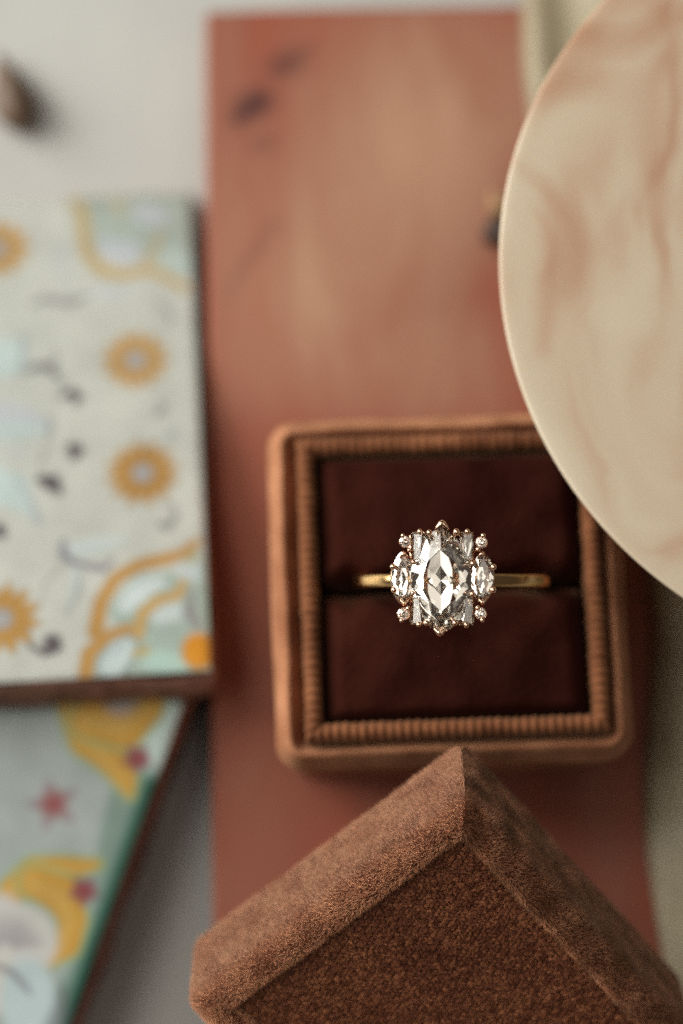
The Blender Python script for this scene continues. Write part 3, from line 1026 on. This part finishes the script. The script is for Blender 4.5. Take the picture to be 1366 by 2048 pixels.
def gem(name, outline, depth, crown, tab, nmain=8, z=0.0, loc=(0, 0), rot=0.0, tilt=(0, 0), lower=0.8, keel=0.0, girdle=0.03):
    """brilliant cut on any outline: outline(angle) gives the girdle radius; keel is the share of the length the pavilion ridge keeps"""
    pts = []
    def at(a, s, zz):
        rr = outline(a) * s
        return (rr * math.cos(a), rr * math.sin(a), zz)
    def pv(a, s, zz):
        x, y = outline(a) * math.cos(a), outline(a) * math.sin(a)
        return (x * s, y * (keel + (1 - keel) * s), zz)
    g = -crown - girdle
    for k in range(nmain):
        a0 = 2 * math.pi * k / nmain
        a1 = a0 + math.pi / nmain
        pts.append(at(a1, tab, 0))
        pts.append(at(a0, tab + (1 - tab) * 0.42, -crown * 0.40))
        pts.append(pv(a1, 0.80, g - depth * 0.2119))
        pts.append(pv(a0, 0.50, g - depth * 0.5187))
        pts.append(pv(a1, 0.24, g - depth * 0.7716))
    for k in range(nmain * 4):
        a = 2 * math.pi * k / (nmain * 4)
        pts.append(at(a, 1.0, -crown))
        pts.append(at(a, 1.0, g))
    top = outline(math.pi / 2) * keel
    if keel:
        for k in (-1, -0.5, 0, 0.5, 1):
            pts.append((0, top * k, g - depth * (1 - 0.05 * k * k)))
    else:
        pts.append((0, 0, g - depth))
    bm = bmesh.new()
    for p in pts:
        bm.verts.new(p)
    bmesh.ops.convex_hull(bm, input=bm.verts)
    bmesh.ops.delete(bm, geom=[v for v in bm.verts if not v.link_faces], context='VERTS')
    bmesh.ops.recalc_face_normals(bm, faces=bm.faces)
    o = bm_obj(name, bm, M_DIA, ring, smooth=False)
    o.location = (loc[0], loc[1], z)
    o.rotation_euler = (tilt[0], tilt[1], rot)
    return o

def superellipse(ax, ay, p, point=0.0):
    def fn(a):
        c, s = abs(math.cos(a)), abs(math.sin(a))
        r = (c / ax) ** p + (s / ay) ** p
        r = r ** (-1 / p)
        return r
    return fn
def navette(ax, ay, k):
    """pointed oval: blend of an ellipse and two meeting arcs"""
    Rr = (ax * ax + ay * ay) / (2 * ax)
    def fn(a):
        c, s = abs(math.cos(a)), abs(math.sin(a))
        # arc centred at (ax-Rr, 0)
        d0 = ax - Rr
        bq = -2 * d0 * c
        cq = d0 * d0 - Rr * Rr
        t = (-bq + math.sqrt(bq * bq - 4 * cq)) / 2
        e = 1 / math.sqrt((c / ax) ** 2 + (s / ay) ** 2)
        return k * e + (1 - k) * t
    return fn
def circle(r):
    return lambda a: r

gem("center_diamond", navette(61 * U, 106 * U, 0.45), 0.2700, 0.09, 0.60, nmain=10, z=0.0, loc=q(883, 1164), rot=R(1.0), keel=0.58)
gem("side_diamond", navette(23 * U, 55 * U, 0.4), 0.10, 0.035, 0.58, z=-0.09, loc=q(805, 1160), rot=R(2), tilt=(0, R(-8)), keel=0.58)
gem("side_diamond", navette(23 * U, 54 * U, 0.4), 0.10, 0.035, 0.58, z=-0.09, loc=q(967, 1158), rot=R(-2), tilt=(0, R(8)), keel=0.58)
for (u, v, r_) in ((811, 1086, 12), (964, 1087, 12.5), (807, 1231, 13), (962, 1230, 12.5)):
    gem("round_diamond", circle(r_ * U), 0.055, 0.02, 0.56, z=-0.07, loc=q(u, v), rot=random.random(), tilt=(R(random.uniform(-4, 4)), R(random.uniform(-4, 4))), girdle=0.008)

def baguette(u0, u1, v0, v1, uu0, uu1, z):
    """step cut tapered baguette: (u0..u1 at the outer end v0) to (uu0..uu1 at v1)"""
    A, B = q(u0, v0), q(u1, v0)
    C_, D_ = q(uu1, v1), q(uu0, v1)
    c = Vector(((A[0] + B[0] + C_[0] + D_[0]) / 4, (A[1] + B[1] + C_[1] + D_[1]) / 4))
    quad = [Vector(p) - c for p in (A, B, C_, D_)]
    pts = []
    def ringq(inset_w, inset_l, zz):
        for p in quad:
            l = abs(p.y)
            pts.append((p.x * (1 - inset_w), p.y * (1 - inset_l), zz))
    ringq(0.42, 0.16, 0); ringq(0.2, 0.07, -0.018); ringq(0, 0, -0.045); ringq(0, 0, -0.06)
    ringq(0.33, 0.15, -0.0815); ringq(0.66, 0.3, -0.101); ringq(0.97, 0.45, -0.1195)
    bm = bmesh.new()
    for p in pts:
        bm.verts.new(p)
    bmesh.ops.convex_hull(bm, input=bm.verts)
    bmesh.ops.delete(bm, geom=[v for v in bm.verts if not v.link_faces], context='VERTS')
    bmesh.ops.recalc_face_normals(bm, faces=bm.faces)
    o = bm_obj("baguette_diamond", bm, M_DIA, ring, smooth=False)
    o.location = (c.x, c.y, z)
    o.rotation_euler = (0, R(-9 if c.x < 0 else 9), 0)
baguette(823, 851, 1066, 1126, 825, 843, -0.06)
baguette(921, 950, 1066, 1126, 928, 948, -0.06)
baguette(821, 850, 1253, 1196, 824, 840, -0.06)
baguette(920, 950, 1254, 1196, 930, 949, -0.06)

def blob(name, u, v, z, rx, ry_, rz_, mt, towards=None, stem=0.3):
    """a bead prong with its wire running down under the stone"""
    x, y = q(u, v)
    bm = bmesh.new()
    prof = [(0.02, 1.0), (0.45, 0.88), (0.8, 0.58), (1.0, 0.1), (0.98, -0.35), (0.78, -0.8), (0.62, -1.3), (0.56, -stem / rz_)]
    sg = 12
    rings = []
    tx, ty = towards if towards else (x * 0.82, y * 0.82)
    for (rr, zz) in prof:
        fr = max(0.0, -zz * rz_) / stem
        ox, oy = (tx - x) * fr, (ty - y) * fr
        rings.append([bm.verts.new((ox + rr * rx * math.cos(2 * math.pi * i / sg), oy + rr * ry_ * math.sin(2 * math.pi * i / sg), zz * rz_)) for i in range(sg)])
    for j in range(len(prof) - 1):
        for i in range(sg):
            bm.faces.new((rings[j][i], rings[j + 1][i], rings[j + 1][(i + 1) % sg], rings[j][(i + 1) % sg]))
    bm.faces.new(rings[0]); bm.faces.new(list(reversed(rings[-1])))
    bmesh.ops.recalc_face_normals(bm, faces=bm.faces)
    o = bm_obj(name, bm, mt, ring)
    o.location = (x, y, z)
    return o
for (u, v, s, z) in ((840, 1066, 7, -0.06), (858.5, 1068, 8, -0.02), (913, 1067, 8.5, -0.02), (935.5, 1066, 7.5, -0.06),
                     (838, 1252, 7, -0.06), (853, 1249, 7.5, -0.02), (910, 1249, 8.5, -0.02), (933, 1253, 7.5, -0.06),
                     (827, 1127, 6, -0.04), (826, 1189, 6, -0.04), (946, 1130, 7, -0.04), (945, 1191, 7, -0.04),
                     (786, 1136, 7.5, -0.08), (788, 1183, 8, -0.08), (988, 1137, 8.5, -0.08), (987, 1183, 8.5, -0.08),
                     (806, 1074, 5.5, -0.05), (819, 1103, 5, -0.06), (967, 1074, 6.5, -0.05), (957, 1101, 6, -0.06),
                     (803, 1244, 5.5, -0.05), (816, 1220, 6.5, -0.05), (965, 1243, 6.5, -0.05), (956, 1219, 6.5, -0.06)):
    k = s * U * 0.82
    blob("prong", u, v, z, k * random.uniform(0.9, 1.08), k * random.uniform(0.95, 1.15), k * 1.05, M_ROSE)

def claw(u, v, half, hgt, z, sgn, name="claw"):
    """V shaped claw folded over the point of a stone"""
    x, y = q(u, v)
    h_, g = half * U, hgt * U
    bm = bmesh.new()
    out = [(-h_, -g * sgn), (-h_ * 0.86, -g * 0.45 * sgn), (-h_ * 0.42, g * 0.42 * sgn), (0, g * 0.72 * sgn), (h_ * 0.42, g * 0.42 * sgn), (h_ * 0.86, -g * 0.45 * sgn), (h_, -g * sgn)]
    inn = [(-h_ * 0.72, -g * 1.15 * sgn), (-h_ * 0.52, -g * 0.75 * sgn), (-h_ * 0.24, -g * 0.7 * sgn), (0, -g * 0.5 * sgn), (h_ * 0.24, -g * 0.7 * sgn), (h_ * 0.52, -g * 0.75 * sgn), (h_ * 0.72, -g * 1.15 * sgn)]
    L0 = [bm.verts.new((a, b, -0.20)) for a, b in [(p[0] * 0.8, p[1] * 0.55) for p in out]]
    L1 = [bm.verts.new((a, b, -0.05)) for a, b in out]
    L2 = [bm.verts.new((a * 0.9, b * 0.92, -0.005)) for a, b in out]
    mid = [bm.verts.new(((o[0] * 0.5 + i[0] * 0.5), (o[1] * 0.5 + i[1] * 0.5), 0.022 if k != 3 else 0.034)) for k, (o, i) in enumerate(zip(out, inn))]
    L3 = [bm.verts.new((a, b, -0.005)) for a, b in inn]
    L4 = [bm.verts.new((a, b, -0.06)) for a, b in inn]
    rows = [L0, L1, L2, mid, L3, L4]
    for a, b in zip(rows, rows[1:]):
        for i in range(6):
            bm.faces.new((a[i], a[i + 1], b[i + 1], b[i]))
    for e in (0, 6):
        bm.faces.new([r_[e] for r_ in rows])
    bmesh.ops.recalc_face_normals(bm, faces=bm.faces)
    o = bm_obj(name, bm, M_ROSE, ring)
    o.location = (x, y, z)
claw(884.5, 1050, 16, 12, -0.035, 1)
claw(880, 1269, 15, 11, -0.035, -1)
for (u, v, s) in ((808, 1110, 1), (809, 1210, -1), (965, 1110, 1), (966, 1208, -1)):
    claw(u, v, 10, 9, -0.105, s)

# gallery: gold rails under the stones
def rail(name, fn, c0, z, rad, mt, scale=1.0, seg=60):
    V, F = [], []
    pr = 8
    x0, y0 = q(*c0)
    for i in range(seg):
        a = 2 * math.pi * i / seg
        rr = fn(a) * scale
        px_, py_ = rr * math.cos(a), rr * math.sin(a)
        nx_, ny_ = math.cos(a), math.sin(a)
        for k in range(pr):
            b = 2 * math.pi * k / pr
            V.append((px_ + nx_ * rad * math.cos(b), py_ + ny_ * rad * math.cos(b), rad * 1.4 * math.sin(b)))
    for i in range(seg):
        for k in range(pr):
            F.append((i * pr + k, ((i + 1) % seg) * pr + k, ((i + 1) % seg) * pr + (k + 1) % pr, i * pr + (k + 1) % pr))
    o = obj_from(name, V, F, mt, ring)
    o.location = (x0, y0, z)
rail("gallery_rail", navette(60 * U, 100 * U, 0.5), (883, 1164), -0.44, 0.022, M_ROSE, 0.55)
for c in ((806, 1160), (967, 1158)):
    rail("side_rail", navette(23 * U, 55 * U, 0.4), c, -0.20, 0.018, M_ROSE, 0.92, 40)
for c in ((811, 1086), (964, 1087), (807, 1231), (962, 1230)):
    rail("round_rail", circle(12 * U), c, -0.12, 0.012, M_ROSE, 0.85, 20)
# straight bars carrying the baguettes
for u in (823, 948):
    x, _ = q(u, 0)
    y0, y1 = q(0, 1070)[1], q(0, 1250)[1]
    bm = bmesh.new()
    bmesh.ops.create_cube(bm, size=1)
    for v in bm.verts:
        v.co = Vector((v.co.x * 0.03, v.co.y * (y0 - y1), v.co.z * 0.06))
    bmesh.ops.bevel(bm, geom=bm.edges[:], offset=0.01, segments=2, affect='EDGES')
    o = bm_obj("baguette_rail", bm, M_ROSE, ring)
    o.location = (x, (y0 + y1) / 2, -0.22)

# band: a soft-edged hoop, slightly tapering towards the head
def band():
    V, F = [], []
    RC = 0.93
    seg, pr = 120, 14
    zc = -0.54 - RC
    for i in range(seg):
        a = 2 * math.pi * i / seg            # 0 = top
        wd = (0.063 + 0.010 * (1 - math.cos(a)) / 2)
        th = 0.062 + 0.01 * (1 + math.cos(a)) / 2
        for k in range(pr):
            b = 2 * math.pi * k / pr
            cb, sb = math.cos(b), math.sin(b)
            e = 0.55
            yy = wd * math.copysign(abs(cb) ** e, cb)
            rr = RC + th * math.copysign(abs(sb) ** e, sb) * (1 if sb < 0 else 0.9)
            V.append((rr * math.sin(a), yy, zc + rr * math.cos(a)))
    for i in range(seg):
        for k in range(pr):
            F.append((i * pr + k, i * pr + (k + 1) % pr, ((i + 1) % seg) * pr + (k + 1) % pr, ((i + 1) % seg) * pr + k))
    o = obj_from("band", V, F, M_GOLD, ring)
    o.rotation_euler = (0, R(-6.5), 0)
band()
